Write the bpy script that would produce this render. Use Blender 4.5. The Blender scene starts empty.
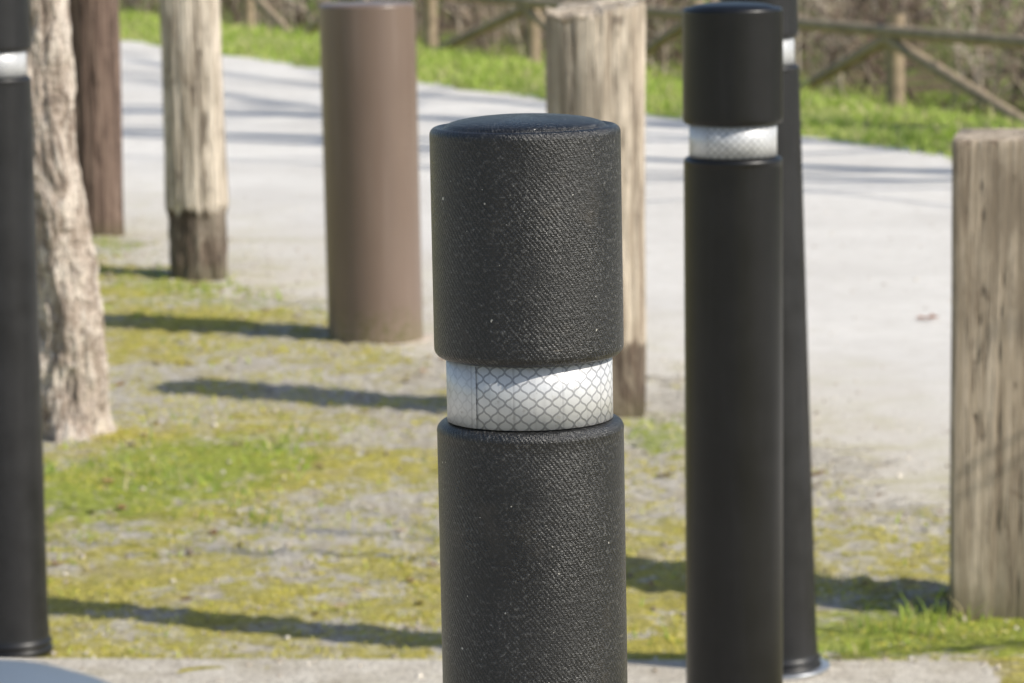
import bpy, math, random
import numpy as np
from mathutils import Vector, Matrix, noise
random.seed(7); rng=np.random.default_rng(7)
scene=bpy.context.scene; COL=scene.collection
R=math.radians
# ---------------------------------------------------------------- camera
CAMH=1.3; PITCH=R(8.2); ROLL=R(-0.7)
cd=bpy.data.cameras.new("camera"); cam=bpy.data.objects.new("camera",cd); COL.objects.link(cam)
cd.lens=120; cd.sensor_width=36; cd.clip_end=3000; cd.clip_start=0.05
cam.matrix_world=Matrix.Translation((0,0,CAMH)) @ Matrix.Rotation(math.pi/2-PITCH,4,'X') @ Matrix.Rotation(ROLL,4,'Z')
cd.dof.use_dof=True; cd.dof.focus_distance=2.12; cd.dof.aperture_fstop=21
scene.camera=cam
# ---------------------------------------------------------------- light
AZ=R(25); EL=R(41)
sv=Vector((math.cos(EL)*math.cos(AZ),-math.cos(EL)*math.sin(AZ),math.sin(EL)))
w=bpy.data.worlds.new("World"); scene.world=w; w.use_nodes=True
nt=w.node_tree; bg=nt.nodes['Background']; sk=nt.nodes.new('ShaderNodeTexSky'); sk.sky_type='NISHITA'; sk.sun_disc=False
sk.sun_elevation=EL; sk.sun_rotation=math.atan2(sv.x,sv.y)
nt.links.new(sk.outputs[0],bg.inputs[0]); bg.inputs[1].default_value=0.13
sl=bpy.data.lights.new("sun",'SUN'); sl.energy=5; sl.angle=R(0.6); sl.color=(1,.94,.84)
so=bpy.data.objects.new("sun",sl); COL.objects.link(so); so.rotation_euler=sv.to_track_quat('Z','Y').to_euler(); so.location=(10,-5,12)
scene.view_settings.view_transform='Standard'; scene.view_settings.look='None'; scene.view_settings.exposure=0
# ---------------------------------------------------------------- node helpers
class NT:
    def __init__(s,name):
        s.m=bpy.data.materials.new(name); s.m.use_nodes=True; s.t=s.m.node_tree; s.b=s.t.nodes['Principled BSDF']
    def n(s,t,**k):
        o=s.t.nodes.new(t)
        for a,v in k.items(): setattr(o,a,v)
        return o
    def set(s,sock,v):
        if isinstance(v,bpy.types.NodeSocket): s.t.links.new(v,sock)
        else: sock.default_value=v
    def coord(s,k='Object'): return s.n('ShaderNodeTexCoord').outputs[k]
    def pos(s): return s.n('ShaderNodeNewGeometry').outputs['Position']
    def map(s,v,sc=(1,1,1),loc=(0,0,0),rot=(0,0,0)):
        o=s.n('ShaderNodeMapping'); s.set(o.inputs[0],v); o.inputs['Scale'].default_value=sc; o.inputs['Location'].default_value=loc; o.inputs['Rotation'].default_value=rot; return o.outputs[0]
    def noise(s,v,sc,det=4,rough=.55,dist=0):
        o=s.n('ShaderNodeTexNoise'); s.set(o.inputs['Vector'],v); o.inputs['Scale'].default_value=sc; o.inputs['Detail'].default_value=det; o.inputs['Roughness'].default_value=rough; o.inputs['Distortion'].default_value=dist; return o.outputs[0]
    def vor(s,v,sc,feat='F1',out=0):
        o=s.n('ShaderNodeTexVoronoi',feature=feat); s.set(o.inputs['Vector'],v); o.inputs['Scale'].default_value=sc; return o.outputs[out]
    def ramp(s,f,stops,interp='LINEAR'):
        o=s.n('ShaderNodeValToRGB'); s.set(o.inputs[0],f); e=o.color_ramp.elements; o.color_ramp.interpolation=interp
        while len(e)<len(stops): e.new(.5)
        for i,(p,c) in enumerate(stops):
            e[i].position=p; e[i].color=(c,c,c,1) if isinstance(c,(int,float)) else (*c,1)
        return o.outputs[0]
    def mix(s,f,a,b,bt='MIX'):
        o=s.n('ShaderNodeMix',data_type='RGBA',blend_type=bt)
        s.set(o.inputs[0],f)
        for i,v in ((6,a),(7,b)):
            if isinstance(v,tuple): v=(*v,1)
            s.set(o.inputs[i],v)
        return o.outputs[2]
    def math(s,op,a,b=0,c=0):
        o=s.n('ShaderNodeMath',operation=op); s.set(o.inputs[0],a); s.set(o.inputs[1],b); s.set(o.inputs[2],c); return o.outputs[0]
    def sep(s,v):
        o=s.n('ShaderNodeSeparateXYZ'); s.set(o.inputs[0],v); return o.outputs
    def attr(s,n): return s.n('ShaderNodeAttribute',attribute_name=n).outputs['Color']
    def bump(s,h,strength=.5,dist=.01,nrm=None):
        o=s.n('ShaderNodeBump'); s.set(o.inputs['Height'],h); o.inputs['Strength'].default_value=strength; o.inputs['Distance'].default_value=dist
        if nrm: s.set(o.inputs['Normal'],nrm)
        s.t.links.new(o.outputs[0],s.b.inputs['Normal']); return o.outputs[0]
    def done(s,col,rough=.8,metal=0,spec=.5):
        if isinstance(col,tuple): col=(*col,1)
        s.set(s.b.inputs['Base Color'],col); s.set(s.b.inputs['Roughness'],rough); s.set(s.b.inputs['Metallic'],metal); s.b.inputs['Specular IOR Level'].default_value=spec
        return s.m
# ---------------------------------------------------------------- materials
def mat_rubber():
    m=NT("black_rubber"); uv=m.coord('UV'); x,y,z=m.sep(uv); k=2*math.pi/.0029
    wob=m.math('MULTIPLY',m.noise(uv,70,4,.6),.0030)
    a=m.math('SINE',m.math('MULTIPLY',m.math('ADD',m.math('ADD',x,m.math('MULTIPLY',y,.75)),wob),k))
    b=m.math('SINE',m.math('MULTIPLY',m.math('SUBTRACT',x,m.math('MULTIPLY',y,1.3)),k))
    pat=m.math('MULTIPLY',a,m.math('MULTIPLY_ADD',b,.4,.6))
    fine=m.noise(uv,950,3,.75); mid=m.noise(uv,360,4,.7); big=m.noise(uv,14,5,.65); worn=m.noise(uv,24,5,.65)
    h=m.math('ADD',m.math('MULTIPLY',pat,m.ramp(worn,[(.38,.20),(.62,.46)])),m.math('ADD',m.math('MULTIPLY',fine,1.2),m.math('MULTIPLY',mid,2.1)))
    m.bump(h,.56,.0008)
    col=m.mix(m.ramp(big,[(.35,0),(.7,1)]),(.006,.006,.0065),(.015,.015,.016))
    ridge=m.ramp(pat,[(.35,0),(.9,1)]); col=m.mix(m.math('MULTIPLY',ridge,m.ramp(worn,[(.4,.12),(.65,.55)])),col,(.075,.075,.075))
    grit=m.ramp(mid,[(.52,0),(.63,1)])
    col=m.mix(m.math('MULTIPLY',grit,m.ramp(worn,[(.35,.3),(.62,.85)])),col,(.080,.080,.079))
    glint=m.ramp(fine,[(.56,0),(.67,1)]); col=m.mix(m.math('MULTIPLY',m.math('MULTIPLY',glint,grit),m.ramp(worn,[(.38,.25),(.6,1)])),col,(.32,.32,.31))  # sun glitter painted into the base colour as pale grey flecks
    sp=m.ramp(m.noise(uv,230,1,.4),[(.785,0),(.797,1)]); col=m.mix(sp,col,(.50,.48,.44))
    scr=m.ramp(m.noise(m.map(uv,(1,5,1)),55,2,.5),[(.72,0),(.78,1)]); col=m.mix(m.math('MULTIPLY',scr,.4),col,(.16,.14,.11))
    zt=m.ramp(m.noise(uv,22,3,.6),[(.6,0),(.74,.5)]); col=m.mix(zt,col,(.05,.042,.033))
    return m.done(col,m.ramp(big,[(.3,.24),(.7,.37)]),0,.55)
def mat_smooth_black(name,c,ro):
    m=NT(name); uv=m.coord('UV'); big=m.noise(uv,11,5,.65); st=m.noise(m.map(uv,(70,4,1)),1,4,.6)
    col=m.mix(m.ramp(big,[(.35,0),(.7,1)]),tuple(x*.7 for x in c),tuple(x*1.5 for x in c)); col=m.mix(m.math('MULTIPLY',m.ramp(st,[(.55,0),(.75,1)]),.35),col,tuple(x*3 for x in c))
    m.bump(m.noise(uv,700,3,.6),.35,.0004)
    return m.done(col,ro,0,.4)
def mat_band():
    m=NT("reflective_sheeting"); uv=m.coord('UV'); x,y,z=m.sep(uv)
    P=.0098
    u=m.math('DIVIDE',x,P); v=m.math('DIVIDE',y,P)
    def line(sg):
        s=m.math('MULTIPLY_ADD',m.math('SINE',m.math('MULTIPLY',m.math('ADD',u,m.math('MULTIPLY',v,-sg)),2*math.pi)),.055,m.math('ADD',u,m.math('MULTIPLY',v,sg)))
        f=m.math('FRACT',m.math('ADD',s,100)); return m.math('ABSOLUTE',m.math('SUBTRACT',f,.5))
    d=m.math('MAXIMUM',line(1),line(-1))
    ln=m.ramp(d,[(.39,0),(.44,1)])
    part=m.attr('lattice')
    n=m.noise(uv,45,4,.6); st=m.noise(m.map(uv,(220,12,1)),1,3)
    lnm=m.math('MULTIPLY',ln,m.math('MULTIPLY_ADD',part,.50,.20))
    cell=m.mix(m.ramp(n,[(.25,0),(.75,1)]),(.56,.57,.585),(.70,.705,.715))
    seg=m.math('FRACT',m.math('DIVIDE',x,.031)); cell=m.mix(m.ramp(seg,[(0,.5),(.06,0)]),cell,(.28,.28,.30))
    cell=m.mix(m.math('MULTIPLY',m.ramp(st,[(.5,0),(.72,1)]),.35),cell,(.38,.38,.40))
    col=m.mix(lnm,cell,(.20,.205,.22))
    dirt=m.ramp(m.noise(uv,160,3,.6),[(.62,0),(.8,1)]); col=m.mix(m.math('MULTIPLY',dirt,.5),col,(.2,.17,.13))
    ed=m.ramp(y,[(0.0,.7),(.004,0)]); col=m.mix(m.math('MULTIPLY',ed,m.ramp(n,[(.4,.3),(.6,1)])),col,(.18,.15,.12))
    m.bump(m.math('ADD',lnm,m.math('MULTIPLY',m.noise(uv,300,2),.8)),.3,.0004)
    return m.done(col,.36,.12,.5)
def mat_wood(name,dark=(.07,.05,.035),mid=(.30,.235,.165),pale=(.50,.425,.33),rot=-1.,rotcol=(.05,.037,.028),off=0,grain=1.,stain=.45,bd=.006,gr=(.33,.44,.56)):
    m=NT(name); o=m.map(m.coord(),loc=(off,off*1.7,0))
    g=m.noise(m.map(o,(60*grain,60*grain,2.4)),1,6,.7,.5)
    g2=m.noise(m.map(o,(230,230,7)),1,4,.65)
    b=m.noise(m.map(o,(9,9,3)),1,5,.65)
    kn=m.noise(m.map(o,(28,28,9)),1,4,.6,.8)
    ln=m.noise(m.map(o,(34,34,1.3)),1,3,.6,.5)
    col=m.ramp(g,[(gr[0],dark),(gr[1],mid),(gr[2],pale),(.8,tuple(min(1,c*1.15) for c in pale))])
    col=m.mix(m.ramp(g2,[(.36,.8),(.46,0)]),col,dark)
    fc=m.ramp(m.math('ABSOLUTE',m.math('SUBTRACT',ln,.5)),[(.002,.9),(.009,0)]); fc=m.math('MULTIPLY',fc,m.ramp(kn,[(.40,0),(.50,1)])); col=m.mix(fc,col,tuple(c*.5 for c in dark))
    col=m.mix(m.math('MULTIPLY',m.ramp(b,[(.45,0),(.60,1)]),stain),col,tuple(c*.62 for c in mid))
    col=m.mix(m.ramp(kn,[(.62,0),(.72,.65)]),col,dark)
    cr=m.attr('crack'); col=m.mix(m.ramp(cr,[(.25,0),(.8,.95)]),col,tuple(c*.4 for c in dark))
    z=m.sep(m.coord())[2]
    if rot>0:
        f=m.math('ADD',z,m.math('MULTIPLY',m.math('SUBTRACT',kn,.5),.09)); f=m.ramp(m.math('MULTIPLY',m.math('SUBTRACT',f,rot-.008),60),[(0,1),(1,0)])
        rc=m.mix(m.ramp(g2,[(.4,0),(.6,1)]),rotcol,tuple(c*3.6 for c in rotcol)); rc=m.mix(m.ramp(kn,[(.48,0),(.58,.85)]),rc,tuple(c*.55 for c in mid)); rc=m.mix(m.ramp(b,[(.5,0),(.6,.6)]),rc,rotcol); col=m.mix(m.math('MULTIPLY',f,.96),col,rc)
    f=m.ramp(m.math('MULTIPLY',z,16),[(0,1),(1,0)]); col=m.mix(m.math('MULTIPLY',f,.4),col,(.10,.10,.04))
    m.bump(m.math('SUBTRACT',m.math('ADD',m.math('MULTIPLY',g,.7),m.math('MULTIPLY',g2,.5)),m.math('MULTIPLY',fc,.6)),1,bd)
    return m.done(col,.9,0,.2)
def mat_bark(name,c0,c1,c2,sc=1):
    m=NT(name); o=m.coord()
    v=m.noise(m.map(o,(22*sc,22*sc,9*sc)),1,6,.72,1.2); b=m.noise(m.map(o,(14,14,8)),1,3,.5,.9); f=m.noise(o,160,4,.65); h=m.noise(m.map(o,(30,30,110)),1,3,.6)
    col=m.ramp(v,[(.35,c0),(.43,c1),(.53,c2)]); col=m.mix(m.ramp(b,[(.52,0),(.54,.7)]),col,c1); col=m.mix(m.ramp(b,[(.60,0),(.615,.85)]),col,tuple(c*.5 for c in c1))
    col=m.mix(m.ramp(f,[(.38,.65),(.48,0)]),col,c0); col=m.mix(m.ramp(h,[(.36,.5),(.43,0)]),col,c0)
    m.bump(m.math('ADD',m.math('ADD',v,m.math('MULTIPLY',f,.5)),m.math('MULTIPLY',m.ramp(b,[(.52,1),(.56,0)]),.5)),1,.012); return m.done(col,.9,0,.2)
def mat_simple(name,c,rough=.6,metal=0,var=.15,sc=20,bump=0):
    m=NT(name); o=m.coord(); n=m.noise(o,sc,5,.6)
    col=m.mix(m.ramp(n,[(.3,0),(.7,1)]),tuple(x*(1-var) for x in c),tuple(min(1,x*(1+var)) for x in c))
    if bump: m.bump(m.noise(o,sc*12,4,.6),.5,bump)
    return m.done(col,rough,metal)
def mat_tint(name,rough=.7,trans=.0):
    m=NT(name); c=m.attr('tint'); m.done(c,rough,0,.25)
    if trans:
        tr=m.n('ShaderNodeBsdfTranslucent'); m.set(tr.inputs[0],c); mx=m.n('ShaderNodeMixShader'); mx.inputs[0].default_value=trans
        m.t.links.new(m.b.outputs[0],mx.inputs[1]); m.t.links.new(tr.outputs[0],mx.inputs[2]); m.t.links.new(mx.outputs[0],m.t.nodes['Material Output'].inputs[0])
    return m.m
def gravel_col(m,p,n3,n4):
    vo=m.vor(p,120)
    g=m.mix(m.ramp(n3,[(.32,0),(.58,1)]),(.46,.405,.32),(.86,.80,.69))
    g=m.mix(m.ramp(vo,[(.0,.5),(.3,0)]),g,(.88,.84,.77))
    return m.mix(m.ramp(n4,[(.40,.75),(.48,0)]),g,(.21,.17,.125))
def mat_ground():
    m=NT("mossy_ground"); p=m.pos(); z=m.attr('zone'); zr=m.n('ShaderNodeSeparateColor'); m.set(zr.inputs[0],z); green,brush,bare=zr.outputs
    n1=m.noise(p,2.6,6,.65,.3); n2=m.noise(p,9,6,.7); n3=m.noise(p,60,5,.7); n4=m.noise(p,220,4,.7); n5=m.noise(m.map(p,loc=(3,9,0)),22,6,.75,.4)
    gravel=gravel_col(m,p,n3,n4)
    moss=m.mix(m.ramp(n3,[(.35,0),(.60,1)]),(.40,.34,.05),(.80,.70,.13))
    moss=m.mix(m.ramp(n2,[(.45,0),(.68,1)]),moss,(.58,.53,.17))
    moss=m.mix(m.ramp(n4,[(.38,.75),(.5,0)]),moss,(.17,.13,.03))
    grn=m.mix(m.ramp(n3,[(.35,0),(.65,1)]),(.22,.28,.04),(.50,.58,.10))
    mm=m.math('ADD',m.math('ADD',m.math('MULTIPLY',n1,.8),m.math('MULTIPLY',n2,.6)),m.math('MULTIPLY',n5,.9))
    mm=m.math('SUBTRACT',mm,m.math('MULTIPLY',bare,.25))
    col=m.mix(m.ramp(m.math('MULTIPLY',mm,.5),[(.51,0),(.58,.95)]),gravel,moss)
    dry=m.ramp(m.noise(m.map(p,loc=(7,1,0)),6,6,.7),[(.52,0),(.62,.5)]); col=m.mix(dry,col,m.mix(m.ramp(n3,[(.35,0),(.6,1)]),(.28,.21,.12),(.68,.58,.40)))
    gm=m.math('ADD',m.math('MULTIPLY',green,1.15),m.math('MULTIPLY',m.math('SUBTRACT',n5,.5),2.4))
    col=m.mix(m.ramp(gm,[(.45,0),(.8,.85)]),col,grn)
    lit=m.mix(m.ramp(n2,[(.35,0),(.65,1)]),(.08,.055,.035),(.30,.22,.14))
    lit=m.mix(m.ramp(n1,[(.48,0),(.58,.8)]),lit,(.20,.27,.06))
    col=m.mix(brush,col,lit)
    h=m.math('ADD',m.math('MULTIPLY',n3,1.0),m.math('ADD',m.math('MULTIPLY',n4,.5),m.math('ADD',n2,m.math('MULTIPLY',n5,1.5))))
    m.bump(h,1,.016); return m.done(col,.95,0,.15)
def mat_road():
    m=NT("worn_asphalt"); p=m.pos(); n1=m.noise(p,.9,5,.6); n2=m.noise(p,14,5,.65); n3=m.noise(p,130,4,.7); n6=m.noise(p,60,5,.7); n4=m.noise(p,220,4,.7); vo=m.vor(p,110)
    col=m.mix(m.ramp(n1,[(.35,0),(.65,1)]),(.63,.60,.555),(.77,.74,.69))
    col=m.mix(m.ramp(n2,[(.35,.5),(.55,0)]),col,(.57,.535,.48))
    col=m.mix(m.ramp(n3,[(.35,.5),(.48,0)]),col,(.39,.36,.32)); col=m.mix(m.ramp(vo,[(0,.4),(.3,0)]),col,(.85,.82,.78))
    x,y,z=m.sep(p); d=m.math('ADD',m.math('MULTIPLY',x,.9075),m.math('MULTIPLY_ADD',y,.42,-3.590))
    e=m.math('ADD',d,m.math('MULTIPLY',m.math('SUBTRACT',m.noise(p,2.2,6,.7),.5),1.6))
    gr=gravel_col(m,p,n6,n4)
    gr=m.mix(m.ramp(m.noise(p,5,5,.7),[(.48,0),(.60,.6)]),gr,(.46,.42,.17)); gr=m.mix(.32,gr,(.26,.23,.18))
    col=m.mix(m.ramp(e,[(0,.9),(1.1,0)]),col,gr)
    m.bump(m.math('ADD',n3,m.math('MULTIPLY',n2,.6)),.6,.006); return m.done(col,.9,0,.2)
def mat_concrete():
    m=NT("exposed_concrete"); p=m.pos(); n2=m.noise(p,12,5,.65); n3=m.noise(p,170,4,.7); vo=m.vor(p,130)
    col=m.mix(m.ramp(n2,[(.35,0),(.65,1)]),(.58,.52,.43),(.80,.74,.64)); col=m.mix(m.ramp(vo,[(0,.6),(.3,0)]),col,(.86,.81,.72))
    col=m.mix(m.ramp(n3,[(.38,.9),(.48,0)]),col,(.22,.18,.13)); col=m.mix(m.ramp(m.noise(p,5,5,.7),[(.52,0),(.66,.45)]),col,(.32,.27,.15))
    m.bump(m.math('ADD',n3,m.math('MULTIPLY',n2,.5)),.9,.008); return m.done(col,.9,0,.2)
M_rub=mat_rubber(); M_band=mat_band(); M_sm=mat_smooth_black("smooth_black_rubber",(.0065,.0065,.007),.36); M_sm2=mat_smooth_black("faded_black_rubber",(.015,.015,.016),.42)
M_steel=mat_simple("galvanised_steel",(.45,.47,.5),.35,.8)
M_ring=mat_simple("black_plastic",(.012,.012,.013),.4)
# ---------------------------------------------------------------- mesh helpers
def add(name,me,mats,parent=None,loc=None,**props):
    ob=bpy.data.objects.new(name,me); COL.objects.link(ob)
    for mt in (mats if isinstance(mats,(list,tuple)) else [mats]): me.materials.append(mt)
    if loc is not None: ob.location=loc
    if parent: ob.parent=parent
    for k,v in props.items(): ob[k]=v
    return ob
def empty(name,loc,**props):
    e=bpy.data.objects.new(name,None); e.empty_display_size=.1; COL.objects.link(e); e.location=loc
    for k,v in props.items(): e[k]=v
    return e
def npmesh(name,V,F,smooth=False):
    me=bpy.data.meshes.new(name); V=np.asarray(V,dtype=np.float32); F=np.asarray(F,dtype=np.int32); k=F.shape[1]
    me.vertices.add(len(V)); me.vertices.foreach_set('co',V.ravel()); me.loops.add(F.size); me.loops.foreach_set('vertex_index',F.ravel())
    me.polygons.add(len(F)); me.polygons.foreach_set('loop_start',np.arange(0,F.size,k,dtype=np.int32)); me.polygons.foreach_set('loop_total',np.full(len(F),k,dtype=np.int32))
    me.update(calc_edges=True); me.validate()
    if smooth: me.polygons.foreach_set('use_smooth',np.ones(len(me.polygons),dtype=bool))
    return me
def setcol(me,name,C):
    a=me.color_attributes.new(name,'FLOAT_COLOR','POINT'); C=np.asarray(C,dtype=np.float32)
    if C.shape[1]==3: C=np.hstack([C,np.ones((len(C),1),dtype=np.float32)])
    a.data.foreach_set('color',C.ravel())
def lathe(name,prof,segs=96,a0=math.pi/2,a1=None,rf=None):
    """surface of revolution; prof = [(r,z)...] bottom to top; UV in metres"""
    full=a1 is None; a1=a0+2*math.pi if full else a1
    vs=[];uvs=[];n=len(prof); L=0; acc=[0]
    for i in range(1,n): acc.append(acc[-1]+math.dist(prof[i],prof[i-1]))
    Rm=max(p[0] for p in prof)
    for i,(r,z) in enumerate(prof):
        for j in range(segs+1):
            a=a0+(a1-a0)*j/segs; rr=r*(rf(a,z) if rf else 1); vs.append((rr*math.cos(a),rr*math.sin(a),z)); uvs.append((a*Rm,acc[i]))
    fs=[(i*(segs+1)+j,i*(segs+1)+j+1,(i+1)*(segs+1)+j+1,(i+1)*(segs+1)+j) for i in range(n-1) for j in range(segs)]
    me=bpy.data.meshes.new(name); me.from_pydata(vs,[],fs); ul=me.uv_layers.new(name="UVMap")
    for lp in me.loops: ul.data[lp.index].uv=uvs[lp.vertex_index]
    me.polygons.foreach_set('use_smooth',[True]*len(me.polygons)); me.update(); return me
def arc(cx,cz,r,a0,a1,n=6,sx=1):
    return [(cx+sx*r*math.cos(R(a0+(a1-a0)*i/n)),cz+r*math.sin(R(a0+(a1-a0)*i/n))) for i in range(n+1)]
def tubes(P0,P1,R0,R1,n=4):
    P0=np.asarray(P0,float);P1=np.asarray(P1,float);R0=np.asarray(R0,float)[:,None];R1=np.asarray(R1,float)[:,None]
    d=P1-P0; d/=np.linalg.norm(d,axis=1,keepdims=True)+1e-9
    ref=np.where(np.abs(d[:,2:3])>.9,np.array([[1.,0,0]]),np.array([[0,0,1.]])); a=np.cross(d,ref); a/=np.linalg.norm(a,axis=1,keepdims=True)+1e-9; b=np.cross(d,a)
    V=[];N=len(P0)
    for P,r in ((P0,R0),(P1,R1)):
        for k in range(n):
            t=2*math.pi*k/n; V.append(P+r*(a*math.cos(t)+b*math.sin(t)))
    V=np.stack(V,1).reshape(-1,3); base=np.arange(N)[:,None]*2*n
    F=np.stack([np.hstack([base+k,base+(k+1)%n,base+n+(k+1)%n,base+n+k]) for k in range(n)],1).reshape(-1,4)
    return V,F
# ---------------------------------------------------------------- ground layout
dr=np.array([-.42,.9075]); nn=np.array([.9075,.42]); NEAR=np.array([.3,7.9]); FAR=np.array([.12,18.1])
def vnoise(x,y,s,o=0):
    return noise.noise(Vector((x*s+o,y*s-o,o*.37)))
def smooth(a,b,x):
    t=np.clip((x-a)/(b-a),0,1); return t*t*(3-2*t)
def hgt(x,y,nz=None):
    q=-((x-NEAR[0])*nn[0]+(y-NEAR[1])*nn[1]); p=(x-FAR[0])*nn[0]+(y-FAR[1])*nn[1]
    if nz is None: nz=vnoise(x,y,1.6)*.6+vnoise(x,y,6,3)*.3
    a=np.tanh((q+.45*nz)/.30)*.012; b=np.tanh((p+.25*nz)/.12)*.014
    z=np.maximum(a,b)+nz*.006
    z=z-.47*smooth(.7,3.7,p)
    return z
def gz(x,y): return float(hgt(x,y))
def spot(u,v,z=0.):
    o=cam.matrix_world.translation; f=3413.3
    d=cam.matrix_world.to_3x3()@Vector(((u-512)/f,(341.5-v)/f,-1)); t=(z-o.z)/d.z; return o+d*t
xs=np.concatenate([-np.geomspace(3,900,34)[::-1],np.arange(-2.95,2.96,.035),np.geomspace(3,900,34)])
ys=np.concatenate([-np.geomspace(4.4,900,20)[::-1],np.arange(-4,4.6,.4),np.arange(4.6,14,.03),np.arange(14,34,.12),np.geomspace(34,1500,40)])
ys=np.unique(np.round(ys,4))
X,Y=np.meshgrid(xs,ys)
fx=X.ravel();fy=Y.ravel(); nzf=np.array([vnoise(a,b,1.6)*.6+vnoise(a,b,6,3)*.3 for a,b in zip(fx,fy)])
fine=np.array([vnoise(a,b,22,5)*.5+vnoise(a,b,44,9)*.6+vnoise(a,b,11,2)*.3 if (4.4<b<14 and abs(a)<3) else 0 for a,b in zip(fx,fy)])
Z=hgt(fx,fy,nzf)+fine*.016
under=(fx<.74)&(fy<5.2); Z=np.where(under,-.01,Z)
nx=len(xs);ny=len(ys); ii=np.arange(nx*ny).reshape(ny,nx)
F=np.stack([ii[:-1,:-1],ii[:-1,1:],ii[1:,1:],ii[1:,:-1]],-1).reshape(-1,4)
gme=npmesh("ground",np.stack([fx,fy,Z],1),F,True)
q=-((fx-NEAR[0])*nn[0]+(fy-NEAR[1])*nn[1]); p=(fx-FAR[0])*nn[0]+(fy-FAR[1])*nn[1]
def blob(x,y,cx,cy,rx,ry): return np.exp(-(((x-cx)/rx)**2+((y-cy)/ry)**2))
GREEN=[(-.85,6.85,.38,.45,.8),(-.62,7.3,.25,.3,.7),(.80,5.55,.35,.22,1.),(.50,5.45,.25,.12,.6),(-.96,10.3,.35,.3,.7),(.33,7.5,.15,.35,.7),(-1.4,11.4,.5,.5,.5),(-.35,9.1,.35,.15,.4),(-.4,6.2,.4,.2,.2),(-.75,9.8,.6,.3,.4)]
def greenness(x,y):
    g=0
    for cx,cy,rx,ry,s in GREEN: g=g+s*blob(x,y,cx,cy,rx,ry)
    g=np.clip(g,0,1); pp=(x-FAR[0])*nn[0]+(y-FAR[1])*nn[1]
    return np.maximum(g,np.where((pp>-.1),1.,0))
bare=np.clip(.8*blob(fx,fy,-.25,8.2,1.2,.55)+.5*blob(fx,fy,.6,6.9,.5,.5)+.7*blob(fx,fy,-.2,6.4,.35,.3)+smooth(.45,-.1,q)*.6,0,1)
zone=np.stack([greenness(fx,fy),smooth(2.6,4.6,p),bare],1); setcol(gme,'zone',zone)
add("ground",gme,mat_ground(),kind="structure")
def strip(name,o0,o1,z,mat,lo=-70,hi=90):
    pts=[]
    for off,base in ((o0[1],o0[0]),(o1[1],o1[0])):
        for s in (lo,hi): pts.append((*(base+nn*off+dr*s),z))
    me=bpy.data.meshes.new(name); me.from_pydata([pts[0],pts[1],pts[3],pts[2]],[],[(0,1,2,3)]); return add(name,me,mat,kind="structure")
strip("road",(NEAR,-.9),(FAR,.45),0,mat_road())
# pavement slab with kerb edge
import bmesh
bm=bmesh.new(); pl=[(-6,5.72),(.757,5.285),(.72,-3),(-6,-3)]
bv=[bm.verts.new((x,y,-.12)) for x,y in pl]; f=bm.faces.new(bv); r=bmesh.ops.extrude_face_region(bm,geom=[f])
for v in r['geom']:
    if isinstance(v,bmesh.types.BMVert): v.co.z=.02
bmesh.ops.recalc_face_normals(bm,faces=bm.faces); bmesh.ops.bevel(bm,geom=[e for e in bm.edges if all(v.co.z>0 for v in e.verts)],offset=.012,segments=3,affect='EDGES')
me=bpy.data.meshes.new("pavement"); bm.to_mesh(me); add("pavement",me,mat_concrete(),kind="structure")
# ---------------------------------------------------------------- black bollards
def bollard_meshes():
    zb=.935; body=[(.0605,.03)]+[(.0590,.05+i*(zb-.065)/40) for i in range(41)]
    body+= [(.0590,zb-.0085)]+arc(.0590-.006,zb-.008,.0062,0,90,6)+[(.0500,zb-.0012)]
    b=lathe("body",body,128)
    z0=zb-.001; z1=zb+.0405
    band=lathe("reflective_band",[(.0500,z0),(.0524,z0+.0003),(.0524,z1-.0003),(.0500,z1)],128,R(-135),R(225))
    setcol(band,'lattice',[(1,1,1)]*len(band.vertices))
    lap=lathe("band_overlap",[(.0523,z0+.0002),(.0532,z0+.0004),(.0532,z1-.0005),(.0523,z1-.0004)],16,R(-168),R(-129)); setcol(lap,'lattice',[(0,0,0)]*len(lap.vertices))
    c0=zb+.0385; H=.150
    cap=[(.047,c0+.003),(.0545,c0+.001)]+arc(.0597-.006,c0+.007,.006,-90,0,6)+[(.0597,c0+.012+i*(H-.022)/12) for i in range(13)]
    cap+=[(.0597,c0+H-.0085)]+arc(.0597-.0048,c0+H-.0078,.0048,0,75,5)+[(.0540,c0+H-.0040),(.0525,c0+H-.0046),(.0505,c0+H-.0034)]
    cap+=[(.050*math.cos(R(a)),c0+H-.0032+.0068*math.sin(R(a))) for a in range(10,91,10)]
    c=lathe("cap",cap,128)
    neck=lathe("neck",[(.0490,zb-.01),(.0490,c0+.01)],64)
    ring=lathe("base_collar",[(.061,-.002),(.0645,.0)]+arc(.0625,.006,.003,-60,80,4)+[(.0610,.010),(.0610,.014)]+arc(.0620,.018,.0025,-60,80,4)+[(.0600,.024),(.0603,.032)],96)
    plate=lathe("base_plate",[(.0,0.0),(.078,0.),(.079,.001),(.079,.004),(.078,.005),(.060,.005)],64)
    return [("body",b,M_rub),("reflective_band",band,M_band),("cap",c,M_rub),("neck",neck,M_ring),("base_collar",ring,M_ring),("base_plate",plate,M_steel)],lap
parts,lap=bollard_meshes()
proto=empty("bollard",(0,0,0)); kids=[]
for n,me,mt in parts: kids.append(add(n,me,mt,parent=proto))
bandobj=kids[1]; lapo=add("band_overlap",lap,M_band,parent=bandobj)
def put_bollard(root,loc,tilt,rot,sz,label,sx=1.):
    root.location=loc; root.rotation_euler=(R(tilt[0]),R(tilt[1]),R(rot)); root.scale=(sx,sx,sz)
    root["label"]=label; root["category"]="bollard"; root["group"]="black rubber bollards with reflective bands"
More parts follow.
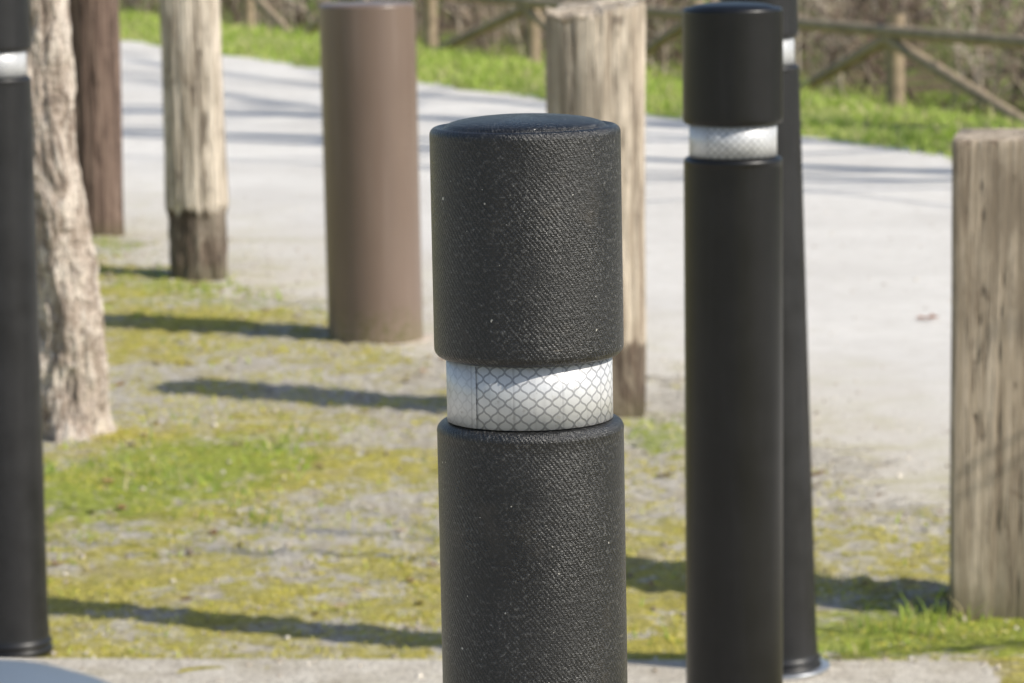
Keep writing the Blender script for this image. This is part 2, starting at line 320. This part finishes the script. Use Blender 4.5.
def copy_bollard(plate=True,mat=None):
    r=proto.copy(); COL.objects.link(r)
    for k in kids:
        if k.name.startswith("base_plate") and not plate: continue
        c=k.copy(); COL.objects.link(c); c.parent=r
        if mat and (k is kids[0] or k is kids[2]): c.material_slots[0].link='OBJECT'; c.material_slots[0].material=mat
        if k is bandobj:
            l=lapo.copy(); COL.objects.link(l); l.parent=c
    return r
def at_t(u,v,t):
    o=cam.matrix_world.translation; d=cam.matrix_world.to_3x3()@Vector(((u-512)/3413.3,(341.5-v)/3413.3,-1)); return o+d*t
m0=at_t(529.5,428,2.156); b1=at_t(733,160,4.18); b2=spot(780,668,.02); b3=spot(13,648,.02)
r1,r2,r3=copy_bollard(True,M_sm),copy_bollard(True,M_sm2),copy_bollard(False,M_sm2)
put_bollard(proto,(m0.x+.007,m0.y,.02),(0,-.4),0,(m0.z+.0078-.02)/.935,"black textured rubber bollard with wide silver reflective band")
put_bollard(r1,(b1.x,b1.y,.02),(0,0),0,(b1.z+.0065-.02)/.935,"smooth black rubber bollard standing on the pavement slab",1.025)
put_bollard(r2,(b2.x,b2.y,.02),(0,-1.75),0,1.016,"slightly leaning black bollard on a steel base plate")
put_bollard(r3,(b3.x,b3.y,.015),(0,0),0,1.004,"black bollard with ringed base at the pavement edge")
# ---------------------------------------------------------------- grey domed post
gp=empty("post",(-.185,1.13,.02),label="grey painted metal post with rounded top on pavement",category="post"); gp.scale=(1,1,.998)
Mg=mat_simple("grey_paint",(.12,.15,.19),.5,0,.12,9)
add("body",lathe("body",[(.10,0),(.10,.01),(.092,.015)]+[(.092,.02+i*.1) for i in range(10)],72),Mg,parent=gp)
add("dome",lathe("dome",[(.092,.92),(.0955,.924),(.0955,.938),(.093,.942)]+[(.110*math.sin(R(a)),.900+.110*math.cos(R(a))-.0) for a in (57,50,42,34,26,18,10,4,0)],72),Mg,parent=gp)
# ---------------------------------------------------------------- brown metal post
def mat_brown():
    m=NT("brown_paint"); o=m.coord(); n=m.noise(m.map(o,(6,6,2)),1,4); f=m.noise(o,60,5,.65); st=m.noise(m.map(o,(40,40,1.5)),1,4,.6)
    col=m.mix(m.ramp(n,[(.3,0),(.7,1)]),(.150,.105,.080),(.190,.138,.108)); z=m.sep(o)[2]
    col=m.mix(m.math('MULTIPLY',m.ramp(st,[(.52,0),(.7,1)]),.25),col,(.28,.22,.18))
    d=m.ramp(m.math('MULTIPLY',m.math('ADD',z,m.math('MULTIPLY',m.math('SUBTRACT',f,.5),.22)),7),[(0,1),(.8,0)])
    col=m.mix(m.math('MULTIPLY',d,.85),col,m.mix(m.ramp(f,[(.45,0),(.55,1)]),(.12,.11,.04),(.24,.19,.13))); return m.done(col,m.ramp(st,[(.4,.30),(.7,.42)]),0,.6)
Mb=mat_brown(); bp=spot(376,339,.0); RB=.128
be=empty("metal_post",(bp.x,bp.y,gz(bp.x,bp.y)-.01),label="thick brown painted metal post on a concrete footing",category="post"); be.rotation_euler=(0,R(-.5),0)
add("body",lathe("body",[(RB+.001,0)]+[(RB,.01+i*.095) for i in range(10)]+[(RB,.905)],96),Mb,parent=be)
add("lid",lathe("lid",[(RB,.905)]+arc(RB-.008,.906,.008,0,85,5)+[(.06,.917),(0,.919)],96),Mb,parent=be)
add("footing",lathe("footing",[(RB+.03,-.03),(RB+.024,.010),(RB+.016,.014),(RB-.01,.016)],60,rf=lambda a,z:1+.05*math.sin(3*a+1)+.03*math.sin(7*a)),mat_simple("footing_concrete",(.50,.42,.35),.9,0,.2,30,.004),parent=be)
# ---------------------------------------------------------------- weathered wooden posts
def wood_post(label,loc,Rw,H,mat,seed,square=.0,taper=.0,lean=(0,0),necks=None,ncr=7,rotz=0,rough=.03,toptilt=.02,pw=6,fixed=(),crd=1.):
    rs=random.Random(seed); cr=list(fixed)+[(rs.uniform(0,2*math.pi),rs.uniform(.02,.04),rs.uniform(.03,.06)*crd,rs.uniform(-.2,.8)*H,rs.uniform(.4,1.2)*H) for _ in range(ncr)]
    S=240;NZ=110; V=[];C=[]
    for i in range(NZ+1):
        z=-.05+(H+.05)*i/NZ
        for j in range(S):
            a=2*math.pi*j/S; ca,sa=math.cos(a),math.sin(a)
            k=(abs(ca)**pw+abs(sa)**pw)**(-1/pw); r=Rw*((1-square)+square*k*.93)
            r*=1-taper*z/H; r*=1+rough*noise.noise(Vector((ca*1.3+seed,sa*1.3,z*2.2)))*2+rough*.7*noise.noise(Vector((ca*5+seed,sa*5,z*3)))+rough*.5*noise.noise(Vector((ca*14,sa*14+seed,z*4)))+rough*.35*noise.noise(Vector((ca*30,sa*30+seed,z*9)))
            ck=0
            for (ac,wd,dp,z0,ln) in cr:
                aa=ac+.10*noise.noise(Vector((z*4,ac,seed)))
                dd=abs((a-aa+math.pi)%(2*math.pi)-math.pi)
                env=float(smooth(z0-.05,z0+.08,z)*(1-smooth(z0+ln-.15,z0+ln,z)))
                if dd<wd and env>0: q_=(1-dd/wd)*env; ck=max(ck,q_); r-=Rw*dp*q_
            if necks: r*=1-necks[1]*float(1-smooth(necks[0]-.012,necks[0]+.004,z+.03*noise.noise(Vector((ca*3,sa*3,seed)))))*(1+.5*noise.noise(Vector((ca*4,sa*4,z*25))))
            zz=z
            if i==NZ: r*=.99
            if i>=NZ-1: zz=z+toptilt*(ca*.6+.4*sa)+toptilt*.9*noise.noise(Vector((ca*2.5,sa*2.5,seed)))+toptilt*.5*noise.noise(Vector((ca*9,sa*9,seed)))+(.006 if i==NZ-1 else 0)
            V.append((r*ca,r*sa,zz)); C.append((ck,ck,ck))
    F=[(i*S+j,i*S+(j+1)%S,(i+1)*S+(j+1)%S,(i+1)*S+j) for i in range(NZ) for j in range(S)]; nside=len(F)
    prev=NZ*S
    for kk,fr in enumerate((.8,.55,.28)):
        st=len(V)
        for j in range(S):
            x,y,z=V[NZ*S+j]; zc=H+.002+.3*toptilt*noise.noise(Vector((x*40,y*40,seed)))+toptilt*(x/Rw*.6+.4*y/Rw)*fr; V.append((x*fr,y*fr,zc)); C.append((.1,.1,.1))
        F+=[(prev+j,prev+(j+1)%S,st+(j+1)%S,st+j) for j in range(S)]; prev=st
    V.append((0,0,H+.003)); C.append((.4,)*3); F+=[(prev+j,prev+(j+1)%S,len(V)-1) for j in range(S)]
    me=bpy.data.meshes.new("wooden_post"); me.from_pydata(V,[],F); me.polygons.foreach_set('use_smooth',[i<nside-S for i in range(len(F))]); setcol(me,'crack',C)
    o=add("wooden_post",me,mat,loc=(loc[0],loc[1],gz(loc[0],loc[1])),label=label,category="post",group="weathered wooden posts along the road edge")
    o.rotation_euler=(R(lean[0]),R(lean[1]),R(rotz)); return o
pA=spot(200,278); pB=spot(599,418); pC=spot(1015,612); pD=spot(98,235)
FR=-math.pi/2
wood_post("pale weathered wooden post with dark rotten foot",pA,.098,1.35,mat_wood("wood_pale",dark=(.13,.095,.07),mid=(.50,.425,.335),pale=(.82,.73,.61),rot=.215,off=3,stain=.45,bd=.008),11,square=.45,taper=.06,necks=(.215,.09),ncr=8,lean=(0,-.6),rough=.04,fixed=((FR+.25,.035,.08,.2,1.3),(FR-.35,.03,.06,.3,.6)))
wood_post("thick cracked wooden post with splintered flat top",pB,.107,.935,mat_wood("wood_cracked",dark=(.12,.09,.07),mid=(.46,.38,.29),pale=(.74,.645,.52),rot=.17,off=8,stain=.65,grain=.8,bd=.006),23,square=.35,taper=-.10,ncr=3,rough=.028,toptilt=.022,fixed=((FR+.35,.02,.045,.5,.5),(FR-.5,.02,.03,.6,.5),(FR+.75,.03,.06,.0,.8)))
wood_post("squared grey-brown weathered post with grass at its foot",pC,.114,.806,mat_wood("wood_grey",dark=(.14,.10,.07),mid=(.46,.37,.27),pale=(.65,.545,.42),off=15,grain=1.1,stain=.85,bd=.004,gr=(.30,.42,.58)),31,square=1.0,ncr=0,rotz=-11,rough=.005,toptilt=.002,pw=26,crd=.5,fixed=((FR-.22,.010,.025,.1,.6),(FR-.50,.010,.02,.3,.6),(FR+.1,.010,.02,-.1,.5)))
wood_post("dark brown rough wooden post beside the road",pD,.094,1.5,mat_wood("wood_dark",dark=(.05,.034,.028),mid=(.14,.095,.075),pale=(.23,.165,.13),off=21),41,ncr=8,rough=.04)
# ---------------------------------------------------------------- leaning rough-barked tree + bare trees
def grow(rs,p,d,L,r,lev,maxlev,out,nseg=4,up=.08,kids=2,taper=.7):
    d=d.normalized(); rp=r
    for i in range(nseg):
        d=(d+Vector((rs.gauss(0,.12 if lev else .05),rs.gauss(0,.12 if lev else .05),rs.gauss(0,.07)+up))).normalized(); p1=p+d*L/nseg; r2=max(r*(1-taper*(i+1)/nseg),.004)
        out.append((p,p1,rp,r2,lev)); p=p1; rp=r2
        if lev<maxlev and i>=(0 if lev else 1):
            for _ in range(kids if lev<2 else 1):
                ax=Vector((rs.gauss(0,1),rs.gauss(0,1),rs.gauss(0,.4)+.2)).normalized(); nd=(d*.6+ax*.8)
                grow(rs,p.copy(),nd,L*rs.uniform(.38,.56),rp*rs.uniform(.5,.7),lev+1,maxlev,out,nseg,up,kids,taper)
def segs_mesh(name,sg,n):
    V,F=tubes([tuple(s[0]) for s in sg],[tuple(s[1]) for s in sg],[s[2]*1.03 for s in sg],[s[3] for s in sg],n); return npmesh(name,V,F,True)
M_bark=mat_bark("bark_grey",(.10,.075,.06),(.28,.22,.18),(.42,.35,.30)); M_tw=mat_simple("twig_bark",(.13,.10,.08),.9)
tp=spot(73,438)
tree=empty("tree",(tp.x,tp.y,gz(tp.x,tp.y)),label="leaning pale rough-barked tree trunk on mossy ground",category="tree")
V=[];S=144;NZ=300;HT=2.3
for i in range(NZ+1):
    z=-.04+HT*i/NZ; Rt=.058+.030*math.exp(-max(z,0)/.40)+.010*math.exp(-max(z,0)/.06)-.003*z
    cx=-.046*min(z,.9)/.9-.03*max(0,z-.9)+.008*math.sin(z*7); cy=.03*z
    for j in range(S):
        a=2*math.pi*j/S; ca,sa=math.cos(a),math.sin(a)
        plate=float(smooth(-.05,.05,noise.noise(Vector((ca*2.6+2,sa*2.6,z*8)))))
        r=Rt*(1+.20*noise.noise(Vector((ca*1.4,sa*1.4,z*5)))+.10*plate+.09*noise.noise(Vector((ca*7,sa*7,z*20)))+.06*noise.noise(Vector((ca*16,sa*16,z*45)))+.12*math.exp(-max(z,0)/.12)*math.sin(4*a+1)-.04)
        V.append((cx+r*ca,cy+r*sa,z))
F=[(i*S+j,i*S+(j+1)%S,(i+1)*S+(j+1)%S,(i+1)*S+j) for i in range(NZ) for j in range(S)]
add("trunk",npmesh("trunk",V,F,True),mat_bark("bark_peeling",(.17,.12,.095),(.50,.41,.34),(.80,.71,.62),1.1),parent=tree)
out=[]; rs=random.Random(5)
for k in range(4):
    a=k*1.6+.3; grow(rs,Vector((-.08,.06,2.2-.05*k)),Vector((math.cos(a)*.6,math.sin(a)*.6,1)),1.7,.032,1,3,out)
add("crown",segs_mesh("crown",out,5),M_tw,parent=tree)
def bare_tree(loc,seed,L,r,label,ml=3,kids=1,taper=.7,name="tree",nseg=6):
    rs=random.Random(seed); out=[]; grow(rs,Vector((0,0,-.05)),Vector((rs.uniform(-.05,.05),rs.uniform(-.05,.05),1)),L,r,0,ml,out,nseg,.08,kids,taper)
    e=empty(name,(loc[0],loc[1],gz(*loc)),label=label,category="tree")
    if name=="tree": e["group"]="bare trees along the road verge"
    add("trunk",segs_mesh("trunk",[s for s in out if s[4]==0],12),M_bark,parent=e); add("crown",segs_mesh("crown",[s for s in out if s[4]>0],4),M_tw,parent=e)
bare_tree((6.6,10.9),3,9,.11,"tall leafless tree on the grass verge",2,1,.55); bare_tree((8.0,12.6),9,11,.17,"tall leafless tree on the grass verge",2,1,.5)
bare_tree((1.72,5.26),8,1.6,.028,"thin leafless sapling added for branch shadows on a squared wooden post",2,1,.5,"unseen_sapling",6)  # out of view, added to throw diagonal shadow stripes on the squared post
# ---------------------------------------------------------------- fence beyond the road
M_f=mat_simple("fence_wood",(.34,.265,.18),.9,0,.3,12,.004)
d3=Vector((dr[0],dr[1],0)); P0=Vector((2.46,21.75,0))
fe=empty("wooden_fence",P0+Vector((0,0,-.47)),label="rustic wooden rail fence with diagonal braces on grass",category="fence")
def rel(v): return v-fe.location
zt=.15; nodes=[(-5.2,0),(-3.5,1),(-1.75,0),(0,1),(1.4,0),(2.7,1),(4.05,0),(5.4,1),(7.4,0),(8.9,1),(10.3,0),(11.7,1)]
for s_ in (-3.5,0,2.7,5.4,7.4,8.9,11.7):
    b=P0+d3*s_; V,F=tubes([rel(b+Vector((0,0,-.6))),rel(b+Vector((0,0,-.1)))],[rel(b+Vector((0,0,-.1))),rel(b+Vector((0.005,0,zt+.09)))],[.065,.060],[.060,.057],10)
    add("fence_post",npmesh("fence_post",V,F,True),M_f,parent=fe)
sid=Vector((-nn[0],-nn[1],0))*.06
for i,((s0,u0),(s1,u1)) in enumerate(zip(nodes[:-1],nodes[1:])):
    a=P0+d3*s0+sid; b=P0+d3*s1+sid
    V,F=tubes([rel(a+Vector((0,0,zt-.02)))],[rel(b+Vector((0,0,zt-.02+.01*math.sin(i*3))))],[.040],[.044],10); add("rail",npmesh("rail",V,F,True),M_f,parent=fe)
    hi=zt-.07; lo=-.40
    V,F=tubes([rel(a-sid*.1+Vector((0,0,hi if u0 else lo)))],[rel(b-sid*.1+Vector((0,0,hi if u1 else lo)))],[.040],[.040],10); add("brace",npmesh("brace",V,F,True),M_f,parent=fe)
# ---------------------------------------------------------------- grass, moss, weeds
def blades(name,P,H,W,tint,lean=.5):
    N=len(P); a=rng.uniform(0,2*math.pi,N); la=rng.uniform(0,2*math.pi,N); ln=rng.uniform(0,lean,N)*H
    w=np.stack([np.cos(a),np.sin(a),np.zeros(N)],1)*W[:,None]*.5; l=np.stack([np.cos(la),np.sin(la),np.zeros(N)],1)*ln[:,None]; up=np.zeros((N,3)); up[:,2]=H
    v0=P-w; v1=P+w; m=P+up*.55+l*.35; v2=m+w*.75; v3=m-w*.75; t=P+up+l
    v4=t+w*.12; v5=t-w*.12
    V=np.stack([v0,v1,v2,v3,v4,v5],1).reshape(-1,3); b=np.arange(N)[:,None]*6
    F=np.concatenate([np.hstack([b,b+1,b+2,b+3]),np.hstack([b+3,b+2,b+4,b+5])])
    me=npmesh(name,V,F); setcol(me,'tint',np.repeat(tint,6,axis=0)); return me
def hz(x,y):
    return np.array([gz(a,b) for a,b in zip(x,y)])
def tints(N,cols,wts=None,jit=.2):
    c=np.array(cols)[rng.choice(len(cols),N,p=wts)]; return np.clip(c*(1+rng.uniform(-jit,jit,(N,1))),0,1)
M_gr=mat_tint("grass_blades",.6,.4)
# near tufts
xx=rng.uniform(-1.9,1.5,110000); yy=rng.uniform(5.3,13,110000); g=greenness(xx,yy)
cl=np.array([max(0,noise.noise(Vector((a*5,b*5,1)))*2.0+noise.noise(Vector((a*17,b*17,6)))*2.0+.05) for a,b in zip(xx,yy)])
qq=-((xx-NEAR[0])*nn[0]+(yy-NEAR[1])*nn[1]); onp=(yy<5.285-.064*(xx-.757)+.01)&(xx<.77)
k=(rng.uniform(0,1,len(xx))<(g*.8+.03)*cl*1.2)&(qq>.02)&(~onp); xx,yy,g,cl=xx[k],yy[k],g[k],cl[k]; N=len(xx)
P=np.stack([xx,yy,hz(xx,yy)-.003],1)
H=(rng.gamma(3,.0048,N)+.006)*(.6+.6*np.minimum(cl,1.6))*(.6+.4*g)
add("grass",blades("grass",P,H,rng.uniform(.003,.006,N),tints(N,[(.30,.42,.07),(.44,.55,.10),(.58,.62,.16),(.62,.54,.30)],[.3,.33,.22,.15]),1.1),M_gr,kind="stuff")
# moss/low weeds
xx=rng.uniform(-1.9,1.4,230000); yy=rng.uniform(5.3,12.5,230000)
cl=np.array([noise.noise(Vector((a*3.2,b*3.2,11)))+.7*noise.noise(Vector((a*13,b*13,4)))+.8*noise.noise(Vector((a*30,b*30,9))) for a,b in zip(xx,yy)])
qq=-((xx-NEAR[0])*nn[0]+(yy-NEAR[1])*nn[1]); onp=(yy<5.285-.064*(xx-.757)+.01)&(xx<.77)
k=(cl>.12)&(qq>.03)&(~onp); xx,yy=xx[k],yy[k]; N=len(xx)
P=np.stack([xx,yy,hz(xx,yy)+.001],1)
add("moss",blades("moss",P,rng.uniform(.002,.0065,N),rng.uniform(.003,.006,N),tints(N,[(.72,.65,.14),(.62,.56,.11),(.50,.54,.11),(.68,.60,.28)],None,.12),1.6),M_gr,kind="stuff")
# far verge
N=80000; s=rng.uniform(-14,16,N); pp=rng.uniform(0,1,N)**1.3*5.2-.05
xy=FAR+nn*pp[:,None]+dr*s[:,None]; xx,yy=xy[:,0],xy[:,1]
cl=np.array([noise.noise(Vector((a*1.5,b*1.5,2)))+.6*noise.noise(Vector((a*5,b*5,2))) for a,b in zip(xx,yy)])
k=(cl>-.30); xx,yy,pp,cl=xx[k],yy[k],pp[k],cl[k]; N=len(xx)
P=np.stack([xx,yy,hz(xx,yy)-.004],1)
add("verge_grass",blades("verge_grass",P,(rng.gamma(4,.007,N)+.012)*(1+cl),rng.uniform(.008,.016,N),tints(N,[(.32,.44,.07),(.44,.57,.11),(.58,.64,.18),(.64,.56,.32)],[.28,.33,.24,.15]),1.3),M_gr,kind="stuff")
# thicket
P0s=[];P1s=[];r0=[];r1=[];T=[]
pal=[(.42,.33,.26),(.22,.16,.12),(.56,.48,.39),(.10,.075,.06),(.30,.25,.19),(.15,.11,.09)]
rs=random.Random(3)
for i in range(3600):
    s_=rs.uniform(-14,24); p_=4.5+rs.random()**1.15*12; b=FAR+nn*p_+dr*s_; c=pal[rs.randrange(6)]; big=rs.random()<.06
    pn=noise.noise(Vector((b[0]*.6,b[1]*.6,3)))
    if big and p_<8: continue
    if not big and pn<-.12: continue
    if not big and rs.random()<.10: c=(.22,.30,.08)
    if big: c=rs.choice([(.70,.62,.54),(.55,.47,.39),(.2,.15,.12)])
    H_=rs.uniform(.5,1.7)*(2. if big else 1); r=rs.uniform(.006,.015)*(2.6 if big else 1)
    p=Vector((b[0],b[1],-.5)); d=Vector((rs.gauss(0,.12 if big else .3),rs.gauss(0,.12 if big else .3),1)).normalized()
    for j in range(5):
        sg=.07 if big else .18
        d=(d+Vector((rs.gauss(0,sg),rs.gauss(0,sg),0))).normalized(); q2=p+d*H_/5; P0s.append(tuple(p));P1s.append(tuple(q2)); r0.append(r*(1-j*.15)); r1.append(r*(1-(j+1)*.15)); T.append(c)
        for _ in range(3):
            e=(d*.5+Vector((rs.gauss(0,.7),rs.gauss(0,.7),rs.gauss(.2,.5)))).normalized(); q3=q2+e*rs.uniform(.12,.45); P0s.append(tuple(q2));P1s.append(tuple(q3)); r0.append(min(r*.6,.009)); r1.append(min(r*.25,.003)); T.append(c)
        p=q2
V,F=tubes(P0s,P1s,r0,r1,3); me=npmesh("thicket",V,F); setcol(me,'tint',np.repeat(np.array(T),6,axis=0)); add("thicket",me,mat_tint("thicket_stems",.9),kind="stuff")
# ---------------------------------------------------------------- pebbles and dead leaves
t=(1+5**.5)/2
iv=np.array([(-1,t,0),(1,t,0),(-1,-t,0),(1,-t,0),(0,-1,t),(0,1,t),(0,-1,-t),(0,1,-t),(t,0,-1),(t,0,1),(-t,0,-1),(-t,0,1)])/1.9
iff=np.array([(0,11,5),(0,5,1),(0,1,7),(0,7,10),(0,10,11),(1,5,9),(5,11,4),(11,10,2),(10,7,6),(7,1,8),(3,9,4),(3,4,2),(3,2,6),(3,6,8),(3,8,9),(4,9,5),(2,4,11),(6,2,10),(8,6,7),(9,8,1)])
N=7000; xx=rng.uniform(-1.7,1.6,N); yy=rng.uniform(5.2,13,N); sz=np.minimum(rng.gamma(2,.0010,N)+.0015,.0075)
qv=-((xx-NEAR[0])*nn[0]+(yy-NEAR[1])*nn[1]); zz=np.maximum(hz(xx,yy),0); zz=np.where((yy<5.29-.064*(xx-.757))&(xx<.757),.02,zz)
k=(qv>-.5)|(rng.uniform(0,1,N)<.15); xx,yy,zz,sz=xx[k],yy[k],zz[k],sz[k]; N=len(xx)
sc=sz[:,None]*rng.uniform(.6,1.2,(N,3)); V=(iv[None]*sc[:,None,:]*rng.uniform(.8,1.15,(N,12,1)))+np.stack([xx,yy,zz],1)[:,None,:]
F=(iff[None]+np.arange(N)[:,None,None]*12).reshape(-1,3); me=npmesh("gravel",V.reshape(-1,3),F); setcol(me,'tint',np.repeat(tints(N,[(.54,.48,.39),(.40,.34,.27),(.28,.22,.16),(.66,.60,.51)]),12,axis=0)); add("gravel",me,mat_tint("pebbles",.9),kind="stuff")
N=420; xx=rng.uniform(-1.5,1.3,N); yy=rng.uniform(5.4,12,N); qv=-((xx-NEAR[0])*nn[0]+(yy-NEAR[1])*nn[1]); k=qv>.05; xx,yy=xx[k],yy[k]; N=len(xx); zz=np.maximum(hz(xx,yy),0)+.006
a=rng.uniform(0,6.28,N); L=rng.uniform(.008,.018,N); ux=np.stack([np.cos(a),np.sin(a),rng.uniform(-.3,.3,N)],1)*L[:,None]; uy=np.stack([-np.sin(a),np.cos(a),rng.uniform(-.3,.5,N)],1)*L[:,None]*.5; C0=np.stack([xx,yy,zz],1)
V=np.stack([C0-ux,C0-ux*.3+uy,C0+ux*.5+uy*.8,C0+ux,C0+ux*.4-uy*.8,C0-ux*.4-uy],1).reshape(-1,3); b=np.arange(N)[:,None]*6
me=npmesh("leaf_litter",V,np.hstack([b+i for i in range(6)])); setcol(me,'tint',np.repeat(tints(N,[(.20,.11,.05),(.30,.19,.10),(.14,.08,.04),(.42,.32,.2)]),6,axis=0)); add("leaf_litter",me,mat_tint("dry_leaves",.8),kind="stuff")
lf=spot(927,319,.004); bm=bmesh.new()
pts=[(-.032,0,.002),(-.018,.012,.008),(0,.008,.003),(.016,.016,.012),(.034,.002,.004),(.018,-.012,.010),(0,-.009,.002),(-.016,-.013,.006)]
c=bm.verts.new((0,0,.001)); vv=[bm.verts.new(p_) for p_ in pts]
for i in range(8): bm.faces.new((c,vv[i],vv[(i+1)%8]))
me=bpy.data.meshes.new("dead_leaf"); bm.to_mesh(me); add("dead_leaf",me,mat_simple("red_leaf",(.30,.12,.06),.8),loc=lf,label="curled reddish brown leaf lying on the road",category="leaf")
